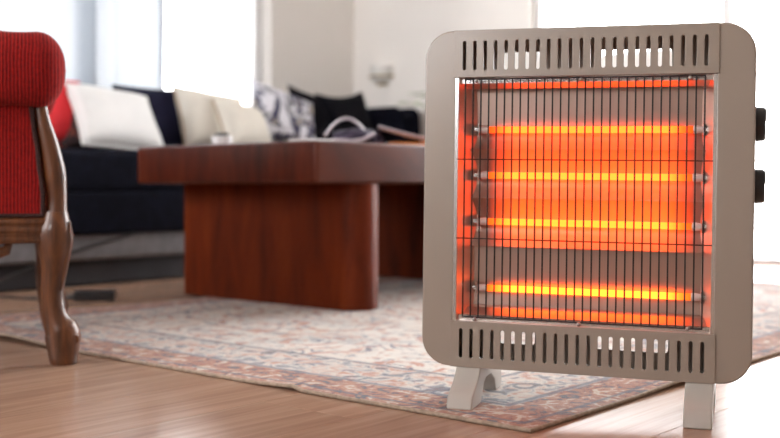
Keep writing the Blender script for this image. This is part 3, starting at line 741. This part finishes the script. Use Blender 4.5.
for yy in (0.0, WD):
    p_, r_ = leg_path(smooth_rows(rows), yy)
    lg = obj('front_leg', MB().tube(p_, r_, 14), M['chair_wood'], ch, smooth=True)
    # carved scroll on the foot and ridge down the front
    if yy == 0: obj('scroll', MB().tube([((73-62)*PX, yy-0.020, (364.5-339)*PX), ((74-62)*PX, yy, (364.5-338)*PX), ((73-62)*PX, yy+0.020, (364.5-339)*PX)], [0.009, 0.012, 0.009], 10), M['chair_wood'], lg, smooth=True)
    obj('knee_carving', MB().tube([((68-62)*PX, yy-0.014, (364.5-222)*PX), ((68-62)*PX, yy-0.017, (364.5-240)*PX), ((65-62)*PX, yy-0.017, (364.5-262)*PX), ((60-62)*PX, yy-0.015, (364.5-290)*PX)], [0.004, 0.0065, 0.005, 0.003], 8), M['chair_wood'], lg, smooth=True)
    p_, r_ = leg_path(smooth_rows(rows2), yy)
    obj('arm_post', MB().tube(p_, [(a_*0.9, b_) for a_, b_ in r_], 12), M['chair_wood'], ch, smooth=True)
    # rear leg, splayed back
    obj('rear_leg', MB().tube([(-0.62, yy, 0.0), (-0.585, yy, 0.09), (-0.56, yy, 0.18), (-0.555, yy, 0.27)], [0.017, 0.018, 0.022, 0.024], 10), M['chair_wood'], ch, smooth=True)
    # side rail: moulded in steps
    s = -1 if yy == 0 else 1
    zt, zb = 0.2735, 0.2265
    rl = obj('side_rail', MB().box((-0.575, yy-0.016, zb), (-0.03, yy+0.016, zt)), M['chair_wood'], ch, bevel=0.004)
    for z_ in (0.266, 0.251, 0.233):
        obj('moulding', MB().tube([(-0.57, yy+s*0.015, z_), (-0.3, yy+s*0.015, z_), (-0.032, yy+s*0.015, z_)], [(0.004, 0.006)]*3, 8), M['chair_wood'], rl, smooth=True)
    obj('apron_drop', MB().tube([(-0.180, yy, 0.226), (-0.150, yy, 0.212), (-0.118, yy, 0.207), (-0.098, yy, 0.214), (-0.092, yy, 0.228)], [0.006, 0.010, 0.011, 0.010, 0.006], 10), M['chair_wood'], rl, smooth=True)
    # flank panel of ribbed cloth with dark braid
    fx = [(x_, z_) for (z_, x_) in [(0.276, 45.5), (0.32, 45.5), (0.36, 42.5), (0.40, 40.5), (0.44, 37), (0.48, 34.5), (0.53, 34)]]
    prof = [((x_-62)*PX, z_) for x_, z_ in fx]+[(-0.57, 0.53), (-0.56, 0.276)]
    obj('flank_panel', MB().prism(prof, yy-0.011*1, yy+0.011, 'y'), M['red'], ch, bevel=0.003)
    obj('braid', MB().tube([((x_-62-2.2)*PX, yy+s*0.012, z_) for x_, z_ in fx]+[], 0.0042, 8), M['gimp'], ch, smooth=True)
    obj('braid', MB().tube([(-0.56, yy+s*0.012, 0.278), (-0.3, yy+s*0.012, 0.278), (-0.036, yy+s*0.012, 0.278)], 0.0035, 8), M['gimp'], ch, smooth=True)
    # padded roll arm: lofted super-ellipse with a domed front end
    pa, ra = [], []
    x_end = (65-62)*PX; cz, hz = 0.547, 0.0695
    n = 40; vs_ = []; fs = []; secs = []
    for k in range(15):
        a = PI/2*k/14; secs.append((x_end-0.052*(1-math.cos(a)), (0.10+0.90*math.sin(a)**0.95) if k else 0.08))
    secs += [(x_end-0.052-0.02*k, 1.0) for k in range(1, 27)]
    secs.insert(0, (x_end+0.0012, 0.02))
    for (x_, s_) in secs:
        for q in range(n):
            a = 2*PI*q/n; ca, sa = math.cos(a), math.sin(a)
            yy_ = 0.062*math.copysign(abs(ca)**0.8, ca)*s_; zz_ = hz*math.copysign(abs(sa)**0.8, sa)*s_
            wob_ = 0.0016*math.sin(x_*55)*math.sin(a*3)
            vs_.append((x_, yy+yy_*(1+wob_*4), cz+zz_+wob_))
    for i in range(len(secs)-1):
        for q in range(n): fs.append((i*n+q, i*n+(q+1) % n, (i+1)*n+(q+1) % n, (i+1)*n+q))
    fs += [tuple(range(n)), tuple((len(secs)-1)*n+q for q in range(n-1, -1, -1))]
    obj('arm_roll', MB().add(vs_, fs), M['red'], ch, smooth=True)
# seat, front rail and back
obj('front_rail', MB().box((-0.03, 0.02, 0.23), (0.0, WD-0.02, 0.272)), M['chair_wood'], ch, bevel=0.005)
obj('seat_cushion', MB().box((-0.52, 0.02, 0.275), (-0.045, WD-0.02, 0.40)), M['red'], ch, bevel=0.03, seg=4)
obj('backrest', MB().prism([(-0.50, 0.28), (-0.575, 0.28), (-0.70, 0.95), (-0.66, 0.98), (-0.61, 0.95)], 0.0, WD, 'y'), M['red'], ch, bevel=0.02, seg=3)

# ------------------------------------------------------------------ small things at the back
# charger block and cables on the floor
pb = empty('charger_block', (-0.850, 3.12, 0), (0, 0, 0.10)); tag(pb, 'small black charger block on the floor in front of the sofa', 'charger')
obj('body', MB().box((-0.058, -0.024, 0.0), (0.058, 0.024, 0.030)), M['black'], pb, bevel=0.005)
obj('plug_collar', MB().tube([(-0.058, 0, 0.013), (-0.072, 0, 0.011), (-0.085, 0, 0.008)], [0.008, 0.007, 0.005], 8), M['black'], pb, smooth=True)
cb = [(-0.085, 0, 0.006), (-0.16, 0.02, 0.004), (-0.26, 0.10, 0.004), (-0.38, 0.13, 0.004), (-0.55, 0.08, 0.004), (-0.8, 0.10, 0.004)]
obj('cable', MB().tube(cb, 0.0038, 6), M['black'], pb, smooth=True)
tag(obj('power_cord', MB().tube([RW(-0.62, -0.08, 0.004)+Vector((0, 0, 0)), RW(-0.42, -0.05, 0.03), RW(-0.22, -0.03, 0.09), RW(-0.02, -0.03, 0.14), RW(0.12, -0.03, 0.17)], 0.006, 8), M['black'], smooth=True), 'thick dark cord hanging across the grey sofa base', 'cord')

# wall lamp on the far wall
wl = empty('wall_lamp', tuple(RW(T1-0.001, 0.764, 0.925)), (0, 0, TH)); tag(wl, 'small half-round pale wall lamp near the room corner', 'lamp')
prof = []
for k in range(9):
    a = PI/2*k/8; prof.append((0.025+0.045*math.sin(a)**0.6, -0.045+0.09*(1-math.cos(a))))
vs_ = []; fs = []; nn = 17
for (r_, z) in prof:
    for k in range(nn):
        a = PI/2+PI*k/(nn-1); vs_.append((r_*1.0*math.cos(a), r_*1.05*math.sin(a), z))
for i in range(len(prof)-1):
    for k in range(nn-1): fs.append((i*nn+k, i*nn+k+1, (i+1)*nn+k+1, (i+1)*nn+k))
fs += [tuple(range(nn)), tuple((len(prof)-1)*nn+k for k in range(nn-1, -1, -1))]
obj('bowl', MB().add(vs_, fs), M['lampshade'], wl, smooth=True)
obj('rim', MB().tube([(0.071*math.cos(PI/2+PI*k/16), 0.0745*math.sin(PI/2+PI*k/16), -0.012) for k in range(17)], 0.005, 8), M['brass'], wl, smooth=True)
obj('back_plate', MB().box((-0.004, -0.035, -0.06), (0.0, 0.035, 0.04)), M['brass'], wl, bevel=0.002)

# potted palm between the sofa end and the door
pt = RW(2.0, -0.22, 0)
pm = empty('potted_palm', tuple(pt)); tag(pm, 'pale green potted palm behind the heater by the wall', 'plant')
obj('pot', MB().lathe([(0.085, 0), (0.10, 0.02), (0.125, 0.20), (0.132, 0.21), (0.132, 0.235), (0.115, 0.235), (0.11, 0.21)], 28), M['pot'], pm, smooth=True)
obj('soil', MB().lathe([(0.112, 0.195), (0.112, 0.205), (0.0, 0.21)], 24), M['soil'], pm, smooth=True)
rnd = random.Random(5)
for i in range(11):
    a = 2*PI*i/11+0.3; ln = 0.30+0.10*rnd.random(); hgt = 0.66+0.14*rnd.random()
    dv = math.cos(a)*CT+math.sin(a)*0.75*ST
    if dv > 0.1: ln = min(ln, 0.13/dv)
    pts = []
    for k in range(9):
        s = k/8; pts.append(Vector((math.cos(a)*ln*s**1.3, math.sin(a)*ln*0.75*s**1.3, 0.205+hgt*(s*1.15-0.42*s**2.6))))
    fr = obj('frond', MB().tube(pts, [0.006-0.0045*k/8 for k in range(9)], 6), M['leaf'], pm, smooth=True)
    for k in range(2, 9):
        for sd in (-1, 1):
            b = pts[k]; d = (pts[k]-pts[k-1]).normalized(); side = d.cross(Vector((0, 0, 1))).normalized()*sd
            tip = b+side*0.09*(1.1-0.5*abs(k-4)/4)+d*0.09+Vector((0, 0, -0.02)); w = d*0.008; md = (b+tip)/2+Vector((0, 0, 0.012))
            up = Vector((0, 0, 0.0015))
            obj('leaflet', MB().add([b-w*0.4, b+w*0.4, md+w, tip, md-w, b-up, md-up*2], [(0, 1, 2, 4), (4, 2, 3), (0, 4, 6, 5), (1, 5, 6, 2), (2, 6, 3), (4, 3, 6), (0, 5, 1)]), M['leaf'], fr)
